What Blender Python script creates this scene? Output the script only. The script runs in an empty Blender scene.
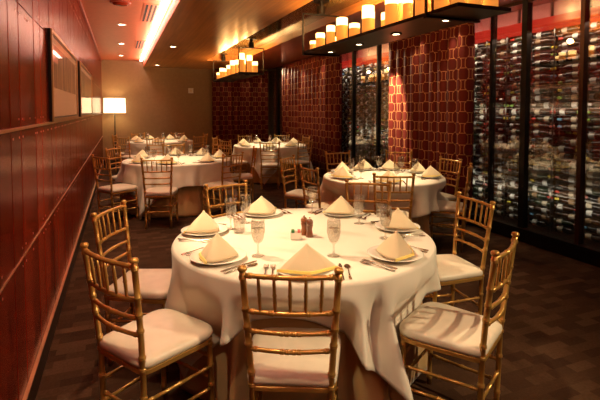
import bpy, bmesh, math, random
from mathutils import Vector, Matrix
random.seed(7)
PI = math.pi
scene = bpy.context.scene
COL = scene.collection

# ------------------------------------------------------------------ materials
def new_mat(name):
    m = bpy.data.materials.new(name); m.use_nodes = True
    nt = m.node_tree
    b = nt.nodes.get('Principled BSDF')
    return m, nt, b
def mat(name, col, rough=.5, metal=0., emis=None, es=0., spec=.5, sheen=0., coat=0.):
    m, nt, b = new_mat(name)
    b.inputs['Base Color'].default_value = (*col, 1)
    b.inputs['Roughness'].default_value = rough
    b.inputs['Metallic'].default_value = metal
    b.inputs['Specular IOR Level'].default_value = spec
    if sheen: b.inputs['Sheen Weight'].default_value = sheen
    if coat:
        b.inputs['Coat Weight'].default_value = coat; b.inputs['Coat Roughness'].default_value = .12
    if emis:
        b.inputs['Emission Color'].default_value = (*emis, 1); b.inputs['Emission Strength'].default_value = es
    # a little procedural mottling on every surface
    tc = nt.nodes.new('ShaderNodeTexCoord'); n = nt.nodes.new('ShaderNodeTexNoise')
    n.inputs['Scale'].default_value = 14; n.inputs['Detail'].default_value = 3
    nt.links.new(tc.outputs['Object'], n.inputs['Vector'])
    mr = nt.nodes.new('ShaderNodeMapRange'); mr.inputs['To Min'].default_value = .86; mr.inputs['To Max'].default_value = 1.12
    nt.links.new(n.outputs['Fac'], mr.inputs['Value'])
    mx = nt.nodes.new('ShaderNodeVectorMath'); mx.operation = 'SCALE'; mx.inputs[0].default_value = col
    nt.links.new(mr.outputs['Result'], mx.inputs['Scale']); nt.links.new(mx.outputs['Vector'], b.inputs['Base Color'])
    return m
def nd(nt, t, **kw):
    n = nt.nodes.new(t)
    for k, v in kw.items(): setattr(n, k, v)
    return n
def math_node(nt, op, a, b=None, c=None):
    n = nt.nodes.new('ShaderNodeMath'); n.operation = op
    for i, x in enumerate((a, b, c)):
        if x is None: continue
        if isinstance(x, (int, float)): n.inputs[i].default_value = x
        else: nt.links.new(x, n.inputs[i])
    return n.outputs[0]
def ramp(nt, fac, stops):
    r = nt.nodes.new('ShaderNodeValToRGB')
    e = r.color_ramp.elements
    while len(e) > 1: e.remove(e[0])
    e[0].position = stops[0][0]; e[0].color = (*stops[0][1], 1)
    for p, c in stops[1:]:
        q = e.new(p); q.color = (*c, 1)
    nt.links.new(fac, r.inputs['Fac'])
    return r.outputs['Color']

def mat_panel():                       # red lacquered wood boards
    m, nt, b = new_mat('red_wood_panel')
    tc = nd(nt, 'ShaderNodeTexCoord'); sp = nd(nt, 'ShaderNodeSeparateXYZ'); nt.links.new(tc.outputs['Object'], sp.inputs[0])
    k = math_node(nt, 'FLOOR', math_node(nt, 'DIVIDE', math_node(nt, 'SUBTRACT', sp.outputs['Y'], 2.60), .655/3))
    wn = nd(nt, 'ShaderNodeTexWhiteNoise', noise_dimensions='1D'); nt.links.new(k, wn.inputs['W'])
    mp = nd(nt, 'ShaderNodeMapping'); mp.inputs['Scale'].default_value = (8, 6, .4); nt.links.new(tc.outputs['Object'], mp.inputs[0])
    ns = nd(nt, 'ShaderNodeTexNoise'); ns.inputs['Scale'].default_value = 1.5; ns.inputs['Detail'].default_value = 5
    nt.links.new(mp.outputs[0], ns.inputs['Vector'])
    f = math_node(nt, 'ADD', math_node(nt, 'MULTIPLY', wn.outputs['Value'], .55), math_node(nt, 'MULTIPLY', ns.outputs['Fac'], .45))
    c = ramp(nt, f, [(.1, (.065, .006, .002)), (.5, (.16, .015, .005)), (.9, (.28, .032, .010))])
    nt.links.new(c, b.inputs['Base Color'])
    b.inputs['Roughness'].default_value = .2; b.inputs['Specular IOR Level'].default_value = .035
    return m
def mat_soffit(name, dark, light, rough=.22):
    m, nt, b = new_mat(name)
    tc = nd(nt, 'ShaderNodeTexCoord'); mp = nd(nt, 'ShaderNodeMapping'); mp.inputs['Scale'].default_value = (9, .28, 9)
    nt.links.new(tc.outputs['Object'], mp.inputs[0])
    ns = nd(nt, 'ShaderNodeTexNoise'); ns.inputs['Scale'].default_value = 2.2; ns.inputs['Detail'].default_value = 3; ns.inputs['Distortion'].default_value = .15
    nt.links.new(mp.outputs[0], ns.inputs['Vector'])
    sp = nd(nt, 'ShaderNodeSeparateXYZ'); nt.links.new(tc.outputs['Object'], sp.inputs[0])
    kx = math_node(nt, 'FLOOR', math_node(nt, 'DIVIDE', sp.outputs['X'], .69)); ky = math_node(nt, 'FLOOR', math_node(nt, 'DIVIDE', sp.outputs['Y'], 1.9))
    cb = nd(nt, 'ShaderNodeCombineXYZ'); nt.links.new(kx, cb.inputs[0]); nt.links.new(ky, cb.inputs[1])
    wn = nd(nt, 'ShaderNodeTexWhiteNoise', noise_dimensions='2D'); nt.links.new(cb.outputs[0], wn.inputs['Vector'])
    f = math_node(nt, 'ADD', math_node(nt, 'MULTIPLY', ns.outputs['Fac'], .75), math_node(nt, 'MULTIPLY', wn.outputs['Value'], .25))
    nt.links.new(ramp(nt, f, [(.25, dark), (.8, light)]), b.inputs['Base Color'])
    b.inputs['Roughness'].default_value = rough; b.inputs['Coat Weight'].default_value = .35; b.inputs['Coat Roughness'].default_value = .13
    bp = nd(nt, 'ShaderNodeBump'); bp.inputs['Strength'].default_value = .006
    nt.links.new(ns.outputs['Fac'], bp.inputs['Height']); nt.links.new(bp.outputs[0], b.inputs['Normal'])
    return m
def mat_carpet():
    m, nt, b = new_mat('carpet')
    tc = nd(nt, 'ShaderNodeTexCoord'); mp = nd(nt, 'ShaderNodeMapping'); mp.inputs['Rotation'].default_value = (0, 0, .0)
    nt.links.new(tc.outputs['Object'], mp.inputs[0])
    br = nd(nt, 'ShaderNodeTexBrick'); br.inputs['Scale'].default_value = 1.0
    br.inputs['Brick Width'].default_value = .17; br.inputs['Row Height'].default_value = .075; br.inputs['Mortar Size'].default_value = .0
    br.inputs['Color1'].default_value = (.0, .0, .0, 1); br.inputs['Color2'].default_value = (1, 1, 1, 1); br.offset = .37
    nt.links.new(mp.outputs[0], br.inputs['Vector'])
    ns = nd(nt, 'ShaderNodeTexNoise'); ns.inputs['Scale'].default_value = 60; ns.inputs['Detail'].default_value = 3; nt.links.new(tc.outputs['Object'], ns.inputs['Vector'])
    bw = nd(nt, 'ShaderNodeRGBToBW'); nt.links.new(br.outputs['Color'], bw.inputs[0])
    f = math_node(nt, 'ADD', math_node(nt, 'MULTIPLY', bw.outputs[0], .55), math_node(nt, 'MULTIPLY', ns.outputs['Fac'], .45))
    nt.links.new(ramp(nt, f, [(.2, (.034, .014, .007)), (.55, (.056, .025, .012)), (.85, (.09, .045, .023))]), b.inputs['Base Color'])
    b.inputs['Roughness'].default_value = .95; b.inputs['Specular IOR Level'].default_value = .1
    bp = nd(nt, 'ShaderNodeBump'); bp.inputs['Strength'].default_value = .4; bp.inputs['Distance'].default_value = .01
    n2 = nd(nt, 'ShaderNodeTexNoise'); n2.inputs['Scale'].default_value = 300; nt.links.new(tc.outputs['Object'], n2.inputs['Vector'])
    nt.links.new(n2.outputs['Fac'], bp.inputs['Height']); nt.links.new(bp.outputs[0], b.inputs['Normal'])
    return m
def mat_curtain():                     # tall hexagon lattice in gold on deep red brown
    m, nt, b = new_mat('hexagon_curtain')
    uv = nd(nt, 'ShaderNodeTexCoord'); sp = nd(nt, 'ShaderNodeSeparateXYZ'); nt.links.new(uv.outputs['UV'], sp.inputs[0])
    W, Hh = .098, .145      # half of the horizontal and of the vertical period
    def cell(ox, oy):
        x = math_node(nt, 'PINGPONG', math_node(nt, 'ADD', sp.outputs['X'], ox), W)
        y = math_node(nt, 'PINGPONG', math_node(nt, 'ADD', sp.outputs['Y'], oy), Hh)
        dx = math_node(nt, 'DIVIDE', x, .076); dy = math_node(nt, 'DIVIDE', y, .082)
        dg = math_node(nt, 'ADD', math_node(nt, 'DIVIDE', x, .108), math_node(nt, 'DIVIDE', y, .150))
        return math_node(nt, 'MAXIMUM', math_node(nt, 'MAXIMUM', dx, dy), dg)
    d = math_node(nt, 'MINIMUM', cell(0, 0), cell(W, Hh))
    a = math_node(nt, 'ABSOLUTE', math_node(nt, 'SUBTRACT', d, .97))
    line = nd(nt, 'ShaderNodeMapRange'); line.inputs['From Min'].default_value = .03; line.inputs['From Max'].default_value = .07; line.inputs['To Min'].default_value = 1; line.inputs['To Max'].default_value = 0
    nt.links.new(a, line.inputs['Value'])
    nt.links.new(ramp(nt, line.outputs[0], [(0, (.11, .010, .006)), (1, (.46, .21, .08))]), b.inputs['Base Color'])
    b.inputs['Roughness'].default_value = .7; b.inputs['Specular IOR Level'].default_value = .2
    return m
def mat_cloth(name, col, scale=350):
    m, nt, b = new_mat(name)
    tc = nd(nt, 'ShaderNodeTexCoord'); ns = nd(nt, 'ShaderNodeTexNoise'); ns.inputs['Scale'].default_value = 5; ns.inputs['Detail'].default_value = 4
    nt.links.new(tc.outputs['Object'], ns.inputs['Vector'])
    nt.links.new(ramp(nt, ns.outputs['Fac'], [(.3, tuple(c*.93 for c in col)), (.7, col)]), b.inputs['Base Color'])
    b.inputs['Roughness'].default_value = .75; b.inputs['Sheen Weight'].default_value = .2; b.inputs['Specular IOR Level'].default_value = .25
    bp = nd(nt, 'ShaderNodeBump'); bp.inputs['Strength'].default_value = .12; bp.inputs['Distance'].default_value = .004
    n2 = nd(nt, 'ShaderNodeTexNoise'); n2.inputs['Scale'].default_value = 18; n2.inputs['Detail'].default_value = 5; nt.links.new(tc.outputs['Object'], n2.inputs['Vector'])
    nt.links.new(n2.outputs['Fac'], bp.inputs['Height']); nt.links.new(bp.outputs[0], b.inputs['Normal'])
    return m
def mat_glass(name, tint=(.95, .95, .95), refl=1.0, ior=1.5, cap=1.):
    m, nt, b = new_mat(name); nt.nodes.remove(b)
    out = nt.nodes['Material Output']
    tr = nd(nt, 'ShaderNodeBsdfTransparent'); tr.inputs[0].default_value = (*tint, 1)
    gl = nd(nt, 'ShaderNodeBsdfGlossy'); gl.inputs['Roughness'].default_value = .01; gl.inputs[0].default_value = (refl, refl, refl, 1)
    lw = nd(nt, 'ShaderNodeLayerWeight'); lw.inputs['Blend'].default_value = .5; f0 = ((ior-1)/(ior+1))**2
    fr = math_node(nt, 'MULTIPLY', math_node(nt, 'MULTIPLY_ADD', math_node(nt, 'POWER', lw.outputs['Facing'], 5.), 1-f0, f0), cap)
    mx = nd(nt, 'ShaderNodeMixShader'); nt.links.new(fr, mx.inputs[0]); nt.links.new(tr.outputs[0], mx.inputs[1]); nt.links.new(gl.outputs[0], mx.inputs[2])
    nt.links.new(mx.outputs[0], out.inputs[0])
    return m
def mat_art(seed, c1, c2):
    m, nt, b = new_mat('print_art')
    tc = nd(nt, 'ShaderNodeTexCoord'); mp = nd(nt, 'ShaderNodeMapping'); mp.inputs['Scale'].default_value = (1, 5, .8); mp.inputs['Location'].default_value = (seed, seed, seed)
    nt.links.new(tc.outputs['Object'], mp.inputs[0])
    ns = nd(nt, 'ShaderNodeTexNoise'); ns.inputs['Scale'].default_value = 2.4; ns.inputs['Detail'].default_value = 6; nt.links.new(mp.outputs[0], ns.inputs['Vector'])
    nt.links.new(ramp(nt, ns.outputs['Fac'], [(.35, c1), (.65, c2)]), b.inputs['Base Color']); b.inputs['Roughness'].default_value = .5
    return m

M = {}
M['panel'] = mat_panel()
M['panel_gap'] = mat('panel_gap', (.012, .004, .003), .8)
M['rail'] = mat('brass_trim', (.62, .33, .16), .35, .8)
M['screw'] = mat('screw_metal', (.6, .3, .2), .3, .9)
M['baseboard'] = mat('dark_baseboard', (.03, .016, .012), .4)
M['ceiling'] = mat('red_ceiling_paint', (.66, .17, .08), .45)
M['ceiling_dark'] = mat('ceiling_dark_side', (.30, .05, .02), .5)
M['soffit'] = mat_soffit('wood_veneer_ceiling', (.22, .068, .012), (.64, .26, .06), .3)
M['soffit_red'] = mat_soffit('red_wood_veneer_ceiling', (.11, .018, .008), (.24, .05, .018), .3)
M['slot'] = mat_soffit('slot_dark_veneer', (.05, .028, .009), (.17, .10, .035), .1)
M['fascia'] = mat_soffit('orange_wood_fascia', (.34, .12, .03), (.60, .25, .07), .3)
M['backwall'] = mat('taupe_wall_paint', (.30, .19, .09), .6)
M['carpet'] = mat_carpet()
M['curtain'] = mat_curtain()
M['cloth'] = mat_cloth('cream_linen_cloth', (.77, .68, .56))
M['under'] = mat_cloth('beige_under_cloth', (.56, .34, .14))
M['napkin'] = mat_cloth('cream_napkin', (.68, .53, .34))
M['napkin_glow'] = mat_cloth('napkin_fold_glow_tint', (.85, .62, .16))  # light glowing through the cloth, put into the colour as yellow
M['gold'] = mat('gold_chair_lacquer', (.58, .31, .075), .28, .6, coat=.3)
M['ring'] = mat('gold_ring', (.72, .42, .14), .3, .75)
M['cushion'] = mat('ivory_vinyl_cushion', (.74, .63, .49), .36)
M['porcelain'] = mat('white_porcelain', (.84, .78, .68), .18, coat=.4)
M['steel'] = mat('cutlery_steel', (.62, .52, .42), .2, 1.)
M['goblet'] = mat_glass('goblet_glass', (.90, .89, .87), 1.0, 2.0)
M['pane'] = mat_glass('glass_wall_pane', (.80, .79, .76), 1.0, 2.15)
M['water'] = mat_glass('water', (.96, .95, .93), .8, 1.33)
M['black'] = mat('black_metal', (.012, .010, .009), .35, .6)
M['brownmetal'] = mat('bronze_mullion', (.05, .02, .012), .35, .5)
M['bronze'] = mat('bronze_tray', (.10, .075, .05), .3, .7)
M['wax'] = mat('candle_wax', (.80, .42, .12), .5, emis=(1., .32, .045), es=.55)
M['waxtop'] = mat('glowing_candle_top', (.9, .6, .3), .5, emis=(1., .60, .20), es=4.)
M['shade'] = mat('lamp_shade_linen', (.9, .75, .5), .8, emis=(1., .74, .40), es=2.6)
M['mill'] = mat('pepper_mill_wood', (.16, .042, .010), .28, coat=.5)
M['mill2'] = mat('salt_mill_wood', (.27, .085, .02), .28, coat=.5)
M['packet_pink'] = mat('pink_packet', (.75, .16, .14), .6)
M['packet_green'] = mat('green_packet', (.05, .22, .06), .6)
M['packet_white'] = mat('white_packet', (.8, .75, .65), .6)
M['white'] = mat('white_plastic', (.78, .74, .66), .5)
M['gild'] = mat('gilt_frame', (.55, .36, .16), .35, .8)
M['mat_board'] = mat('cream_mat_board', (.78, .64, .46), .8)
M['picglass'] = mat_glass('picture_glass', (.97, .97, .97), .9, 1.3, .3)
M['led_white'] = mat('cove_light_strip', (.9, .8, .75), .5, emis=(1., .74, .62), es=5.)
M['led_red'] = mat('red_light_strip', (.6, .05, .03), .5, emis=(1., .05, .03), es=.6)
M['bulb'] = mat('lit_lens', (.9, .8, .6), .4, emis=(1., .72, .42), es=18.)
M['header'] = mat('pale_header_board', (.62, .45, .40), .6)
M['rack'] = mat('rack_metal', (.13, .12, .11), .3, .9)
M['bglass'] = [mat('bottle_glass_green', (.012, .022, .010), .12), mat('bottle_glass_brown', (.03, .012, .006), .12), mat('bottle_glass_black', (.008, .008, .009), .12)]
M['label'] = {'cream': mat('label_cream', (.34, .29, .22), .6), 'white': mat('label_white', (.42, .42, .40), .6), 'tan': mat('label_tan', (.20, .12, .06), .6)}
M['foil'] = {'yellow': mat('foil_yellow', (.60, .50, .05), .35), 'green': mat('foil_green', (.22, .42, .08), .35), 'red': mat('foil_red', (.5, .03, .02), .35),
             'black': mat('foil_black', (.015, .015, .015), .35), 'silver': mat('foil_silver', (.62, .62, .60), .3, .5), 'pink': mat('foil_pink', (.6, .22, .2), .4), 'blue': mat('foil_blue', (.12, .3, .5), .35)}
M['leather'] = mat('closet_door', (.05, .02, .012), .5)

# ------------------------------------------------------------------ mesh helpers
def link(o, parent=None):
    COL.objects.link(o)
    if parent is not None: o.parent = parent
    return o
def obj(name, bm, m, parent=None, smooth=False, loc=None, mats=None):
    me = bpy.data.meshes.new(name); bm.normal_update(); bm.to_mesh(me); bm.free()
    for x in (mats or [m]): me.materials.append(x)
    if smooth:
        for p in me.polygons: p.use_smooth = True
    o = bpy.data.objects.new(name, me)
    if loc is not None: o.location = loc
    return link(o, parent)
def tag(o, label, cat, group=None):
    o['label'] = label; o['category'] = cat
    if group: o['group'] = group
    return o
def empty(name, label, cat, loc=(0, 0, 0), rz=0., group=None):
    o = bpy.data.objects.new(name, None); o.empty_display_size = .1
    o.location = loc; o.rotation_euler = (0, 0, rz); link(o)
    return tag(o, label, cat, group)
def box(bm, x0, x1, y0, y1, z0, z1, mi=0, bev=0.):
    vs = [bm.verts.new((x, y, z)) for x in (x0, x1) for y in (y0, y1) for z in (z0, z1)]
    fs = []
    for q in ((0, 1, 3, 2), (4, 6, 7, 5), (0, 4, 5, 1), (2, 3, 7, 6), (0, 2, 6, 4), (1, 5, 7, 3)):
        f = bm.faces.new([vs[i] for i in q]); f.material_index = mi; fs.append(f)
    if bev:
        es = list({e for f in fs for e in f.edges})
        bmesh.ops.bevel(bm, geom=es, offset=bev, segments=2, affect='EDGES', profile=.5)
def tube(bm, pts, r, seg=8, cap=True, mi=0):
    pts = [Vector(p) for p in pts]; n = len(pts)
    rs = r if isinstance(r, (list, tuple)) else [r]*n
    up = None; rings = []
    for i in range(n):
        t = (pts[min(i+1, n-1)] - pts[max(i-1, 0)]).normalized()
        if up is None:
            a = Vector((0, 0, 1)) if abs(t.z) < .9 else Vector((1, 0, 0))
            up = (a - t*a.dot(t)).normalized()
        else: up = (up - t*up.dot(t)).normalized()
        s = t.cross(up)
        rings.append([bm.verts.new(pts[i] + (up*math.cos(2*PI*k/seg) + s*math.sin(2*PI*k/seg))*rs[i]) for k in range(seg)])
    for i in range(n-1):
        for k in range(seg):
            f = bm.faces.new((rings[i][k], rings[i][(k+1) % seg], rings[i+1][(k+1) % seg], rings[i+1][k])); f.material_index = mi
    if cap:
        bm.faces.new(rings[0][::-1]).material_index = mi; bm.faces.new(rings[-1]).material_index = mi
def lathe(bm, prof, seg=20, c=(0, 0, 0), cap0=False, cap1=False, mi=0, axis='z'):
    rings = []
    for r, z in prof:
        row = []
        for k in range(seg):
            a = 2*PI*k/seg
            p = (r*math.cos(a), r*math.sin(a), z) if axis == 'z' else (r*math.cos(a), z, r*math.sin(a))
            row.append(bm.verts.new((c[0]+p[0], c[1]+p[1], c[2]+p[2])))
        rings.append(row)
    for i in range(len(rings)-1):
        for k in range(seg):
            f = bm.faces.new((rings[i][k], rings[i][(k+1) % seg], rings[i+1][(k+1) % seg], rings[i+1][k])); f.material_index = mi
    if cap0: bm.faces.new(rings[0][::-1]).material_index = mi
    if cap1: bm.faces.new(rings[-1]).material_index = mi
def bamboo(bm, pts, r, rings, seg=8, ringr=1.24):
    """tube along pts (polyline) with ring swellings at arclength fractions"""
    P = [Vector(p) for p in pts]
    L = [0]
    for a, b in zip(P, P[1:]): L.append(L[-1] + (b-a).length)
    T = L[-1]; ss = {0: 1., T: 1.}
    for l in L: ss[l] = 1.
    for q in rings:
        c = q*T
        for d, k in ((-.009, 1.), (-.006, ringr), (-.001, ringr), (0, 1.05), (.001, ringr), (.006, ringr), (.009, 1.)):
            if 0 < c+d < T: ss[c+d] = k
    pos = []; rad = []
    for s in sorted(ss):
        i = max(j for j in range(len(L)-1) if L[j] <= s+1e-9)
        t = (s-L[i])/max(L[i+1]-L[i], 1e-9)
        pos.append(P[i].lerp(P[i+1], t)); rad.append(r*ss[s])
    tube(bm, pos, rad, seg)
def copy_tree(o, parent=None):
    c = o.copy(); COL.objects.link(c); c.parent = parent
    for ch in list(o.children): copy_tree(ch, c)
    return c
def struct(name, bm, m, mats=None, smooth=False):
    o = obj(name, bm, m, None, smooth, None, mats); o['kind'] = 'structure'; return o

# ------------------------------------------------------------------ the room
XL, XR, YB, YF = -.46, 4.42, 13.75, -2.2
ZC, ZS = 2.95, 2.78
bm = bmesh.new(); box(bm, XL-.2, XR+1.3, YF-.1, YB+.1, -.1, 0); struct('floor', bm, M['carpet'])
bm = bmesh.new(); box(bm, XL-.2, 1.0, YF-.1, YB+.1, ZC, ZC+.1); struct('ceiling', bm, M['ceiling'])
# left wall: boards with real joints
bm = bmesh.new(); box(bm, XL-.12, XL-.006, YF, YB, 0, ZC, 1)
rows = [.15, .82, 1.46, 2.08, 2.70, ZC]
ys = [2.60 + .655*k for k in range(-8, 18)]
for y0 in ys:
    y1 = min(y0+.655, YB)
    if y0 < YF: y0 = YF
    for z0, z1 in zip(rows, rows[1:]):
        n = 3
        w = (y1-y0)/n
        for i in range(n):
            box(bm, XL-.02, XL - (.0015 if i == 1 else 0), y0+(.008 if i == 0 else 0)+i*w, y0+(i+1)*w-(.008 if i == n-1 else 0.0015), z0+.003, z1-.003)
wl = struct('wall_left', bm, None, [M['panel'], M['panel_gap']])
bm = bmesh.new()
for y0 in ys:
    for zz in rows[1:-1]:
        for dy in (-.045, .045, .19, .25, .42, .47):
            for dz in (-.045, .045):
                y = y0+dy
                if YF+.1 < y < 9.5: lathe(bm, [(.0055, -.002), (.0055, .002), (.003, .0035)], 6, (0, 0, 0), cap1=True, axis='y') if False else None
                if YF+.1 < y < 9.5 and (dy in (-.045, .045) or random.random() < .35):
                    box(bm, XL-.001, XL+.002, y-.005, y+.005, zz+dz-.005, zz+dz+.005)
o = struct('trim_1', bm, M['screw'])
bm = bmesh.new(); box(bm, XL-.001, XL+.010, YF, YB, 1.452, 1.466); struct('trim_2', bm, M['rail'])
bm = bmesh.new(); box(bm, XL-.001, XL+.004, YF, YB, .816, .823); struct('trim_3', bm, M['rail'])
bm = bmesh.new(); box(bm, XL-.001, XL+.014, YF, YB, 0, .14); box(bm, XL-.001, XL+.018, YF, YB, .14, .15, 1); struct('baseboard_left', bm, None, [M['baseboard'], M['rail']])
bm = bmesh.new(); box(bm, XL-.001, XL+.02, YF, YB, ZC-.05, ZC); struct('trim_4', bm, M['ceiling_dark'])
# back wall, front wall
bm = bmesh.new(); box(bm, XL-.2, XR+1.3, YB, YB+.12, 0, ZC+.1); struct('wall_back', bm, M['backwall'])
bm = bmesh.new(); box(bm, XL+.02, 2.55, YB-.015, YB, 0, .14); struct('baseboard_back', bm, M['baseboard'])
bm = bmesh.new(); box(bm, XL-.2, XR+1.3, YF-.12, YF, 0, ZC+.1); struct('wall_front', bm, M['backwall'])
# wood veneer soffits: main, slot recess, right
XA, XB, XC = .66, 2.03, 2.90
YS = 11.35
bm = bmesh.new()
box(bm, XA, XB, YF, YB, ZS, ZC+.1); box(bm, XB, XC, YS, YB, ZS, ZC+.1)
struct('ceiling_soffit', bm, M['soffit'])
bm = bmesh.new(); box(bm, XA-.012, XA, YF, YB, ZS-.0, ZC); struct('trim_5', bm, M['ceiling'])
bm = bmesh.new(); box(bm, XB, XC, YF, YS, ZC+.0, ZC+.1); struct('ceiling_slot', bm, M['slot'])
bm = bmesh.new(); box(bm, XC+.02, XR+1.3, YF, YB, 2.83, ZC+.1); struct('ceiling_right', bm, M['soffit_red'])
bm = bmesh.new(); box(bm, XC, XC+.02, YF, YB, 2.83, ZC); struct('trim_6', bm, M['fascia'])
# cove light strip on the ceiling beside the soffit
bm = bmesh.new(); box(bm, .545, .62, YF+.3, YB-.05, ZC-.012, ZC, bev=.003)
tag(obj('cove_light', bm, M['led_white']), 'long glowing white strip light on the red ceiling beside the wood soffit', 'light')
# ceiling vents, downlights, detector
def vent(y, lab):
    t = empty('ceiling_vent', lab, 'vent', (.42, y, ZC), 0, 'ceiling air vents')
    b = bmesh.new(); box(b, -.095, .095, -.64, .64, -.006, 0); obj('frame', b, M['ceiling'], t)
    for x in (-.055, 0., .055):
        b = bmesh.new(); box(b, x-.015, x+.015, -.60, .60, -.009, -.005); obj('slot', b, M['panel_gap'], t)
vent(6.95, 'slotted air vent in the red ceiling, nearer of the two'); vent(10.3, 'slotted air vent in the red ceiling, farther one near the back wall')
def downlight(x, y, z, lab):
    t = empty('downlight', lab, 'light', (x, y, z), 0, 'recessed ceiling downlights')
    b = bmesh.new(); lathe(b, [(.075, 0), (.075, -.006), (.05, -.006), (.045, -.002)], 20, cap0=True); obj('trim_ring', b, M['white'], t, True)
    b = bmesh.new(); lathe(b, [(.044, -.002), (.044, -.0035)], 20, cap0=True, cap1=True); obj('lens', b, M['bulb'], t)
downlight(.05, 8.0, ZC, 'round downlight in the red ceiling, nearest of the three')
downlight(.05, 10.3, ZC, 'round downlight in the red ceiling, middle of the three')
downlight(.05, 12.5, ZC, 'round downlight in the red ceiling, farthest, by the back wall')
downlight(.98, 9.1, ZS, 'round downlight in the wood soffit, nearer one left of the candles')
downlight(.98, 13.0, ZS, 'round downlight in the wood soffit, farther one at the back wall')
t = empty('ceiling_speaker', 'round red dome fitting on the red ceiling at top edge of view', 'speaker', (.03, 6.35, ZC))
b = bmesh.new(); lathe(b, [(.13, 0), (.13, -.012), (.11, -.02)], 24, cap0=True, cap1=True); obj('rim', b, M['ceiling_dark'], t, True)
b = bmesh.new(); lathe(b, [(.10, -.02), (.09, -.035), (.05, -.045), (.01, -.047)], 24, cap0=True, cap1=True); obj('dome', b, M['panel'], t, True)

# pictures on the left wall
def picture(y0, y1, z0, z1, lab, art):
    t = empty('framed_picture', lab, 'picture', (XL, (y0+y1)/2, z0))
    hw = (y1-y0)/2; h = z1-z0; d = .030
    b = bmesh.new(); fw = .035
    for (a, c, e, f_) in ((-hw, hw, 0, fw), (-hw, hw, h-fw, h), (-hw, -hw+fw, fw, h-fw), (hw-fw, hw, fw, h-fw)):
        box(b, 0, d-.01, a, c, e, f_)
    obj('frame', b, M['black'], t)
    b = bmesh.new(); fw = .022
    for (a, c, e, f_) in ((-hw, hw, 0, fw), (-hw, hw, h-fw, h), (-hw, -hw+fw, fw, h-fw), (hw-fw, hw, fw, h-fw)):
        box(b, d-.01, d, a, c, e, f_)
    obj('gilt_edge', b, M['gild'], t)
    b = bmesh.new(); box(b, .002, .016, -hw+.03, hw-.03, .03, h-.03); obj('mat_board', b, M['mat_board'], t)
    b = bmesh.new(); box(b, .016, .018, -hw+.12, hw-.12, h*.38, h-.09); obj('print', b, art, t)
    b = bmesh.new(); box(b, .0215, .0235, -hw+.034, hw-.034, .034, h-.034); obj('glass', b, M['picglass'], t)
picture(3.58, 5.6, 1.467, 2.12, 'large gilt edged framed print on the red wall, nearer one', mat_art(3, (.10, .045, .02), (.42, .27, .15)))
picture(6.05, 8.45, 1.467, 2.14, 'framed print on the red wall, farther one reflecting the floor lamp', mat_art(9, (.12, .07, .03), (.36, .24, .13)))
t = empty('wall_switch', 'small white control plate on the taupe back wall', 'switch', (1.98, YB, 2.05))
b = bmesh.new(); box(b, -.075, .075, -.012, 0, 0, .15, bev=.004); obj('plate', b, M['white'], t)
b = bmesh.new(); box(b, -.03, .03, -.018, -.012, .04, .11, bev=.002); obj('button', b, M['mat_board'], t)

# floor lamp
t = empty('floor_lamp', 'floor lamp with a glowing cream drum shade in the far left corner', 'lamp', (-.13, 13.32, 0))
b = bmesh.new(); lathe(b, [(.14, 0), (.14, .015), (.03, .03), (.015, .05)], 24, cap0=True, cap1=True); obj('base', b, M['black'], t, True)
b = bmesh.new(); tube(b, [(0, 0, .04), (0, 0, 1.58)], .014, 10); obj('pole', b, M['black'], t, True)
b = bmesh.new(); lathe(b, [(.285, 1.47), (.275, 1.87), (.269, 1.87), (.279, 1.47), (.285, 1.47)], 32); obj('lamp_shade', b, M['shade'], t, True)
b = bmesh.new(); lathe(b, [(.01, 1.60), (.03, 1.64), (.035, 1.68), (.02, 1.72), (.002, 1.73)], 12, cap0=True); obj('bulb', b, M['bulb'], t, True)
b = bmesh.new()
for a in range(3): tube(b, [(0, 0, 1.58), (.276*math.cos(a*2.1), .276*math.sin(a*2.1), 1.56)], .004, 6)
obj('shade_ring', b, M['black'], t)

# ------------------------------------------------------------------ glass wall and wine
XG = XR
def pane(name, y0, y1):
    b = bmesh.new(); box(b, XG-.006, XG+.006, y0, y1, .16, 2.83); struct(name, b, M['pane'])
bays = [(YF, 1.2), (1.2, 2.45), (2.45, 3.22), (3.22, 3.93), (3.93, 4.43), (4.43, 4.95), (6.75, 7.15), (7.15, 8.1), (8.1, 8.95), (11.6, 12.8), (12.8, YB-.05), (4.95, 6.75), (8.95, 11.6)]
for i, (a, c) in enumerate(bays): pane('window_%d' % (i+1), a+.02, c-.02)
b = bmesh.new()
for y, w, m_ in ((1.2, .05, 0), (2.45, .05, 0), (3.22, .045, 1), (3.93, .075, 0), (4.43, .03, 0), (4.95, .04, 0), (6.75, .04, 0), (7.15, .05, 0), (8.1, .05, 0), (8.95, .05, 0), (11.6, .05, 0), (12.8, .11, 0)):
    box(b, XG-.04, XG+.04, y-w/2, y+w/2, .16, 2.83, m_)
struct('window_frame', b, None, [M['black'], M['brownmetal']])
b = bmesh.new(); box(b, XG-.06, XG+.06, YF, YB, 0, .13); box(b, XG-.08, XG+.02, YF, YB, .13, .16); struct('baseboard_right', b, M['black'])
b = bmesh.new(); box(b, XG-.035, XG+.035, YF, YB, 2.79, 2.83); struct('trim_7', b, M['brownmetal'])
b = bmesh.new(); box(b, XG+1.0, XG+1.1, YF, YB, 0, 2.83); struct('wall_right', b, M['panel_gap'])
b = bmesh.new(); box(b, XG+.06, XG+1.0, YF, YB, .0, .12); struct('trim_8', b, M['black'])
# header boards above the racks, behind the glass
b = bmesh.new()
y = YF
while y < 9.5:
    box(b, XG+.34, XG+.36, y, y+.42, 2.56, 2.825); y += .47
struct('trim_9', b, M['header'])
b = bmesh.new(); box(b, XG+.09, XG+.34, YF+.2, 9.3, 2.50, 2.515); box(b, XG+.09, XG+.10, YF+.2, 9.3, 2.515, 2.60)
tag(obj('red_strip_light', b, M['led_red']), 'long glowing red light strip running above the wine racks', 'light')

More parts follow.
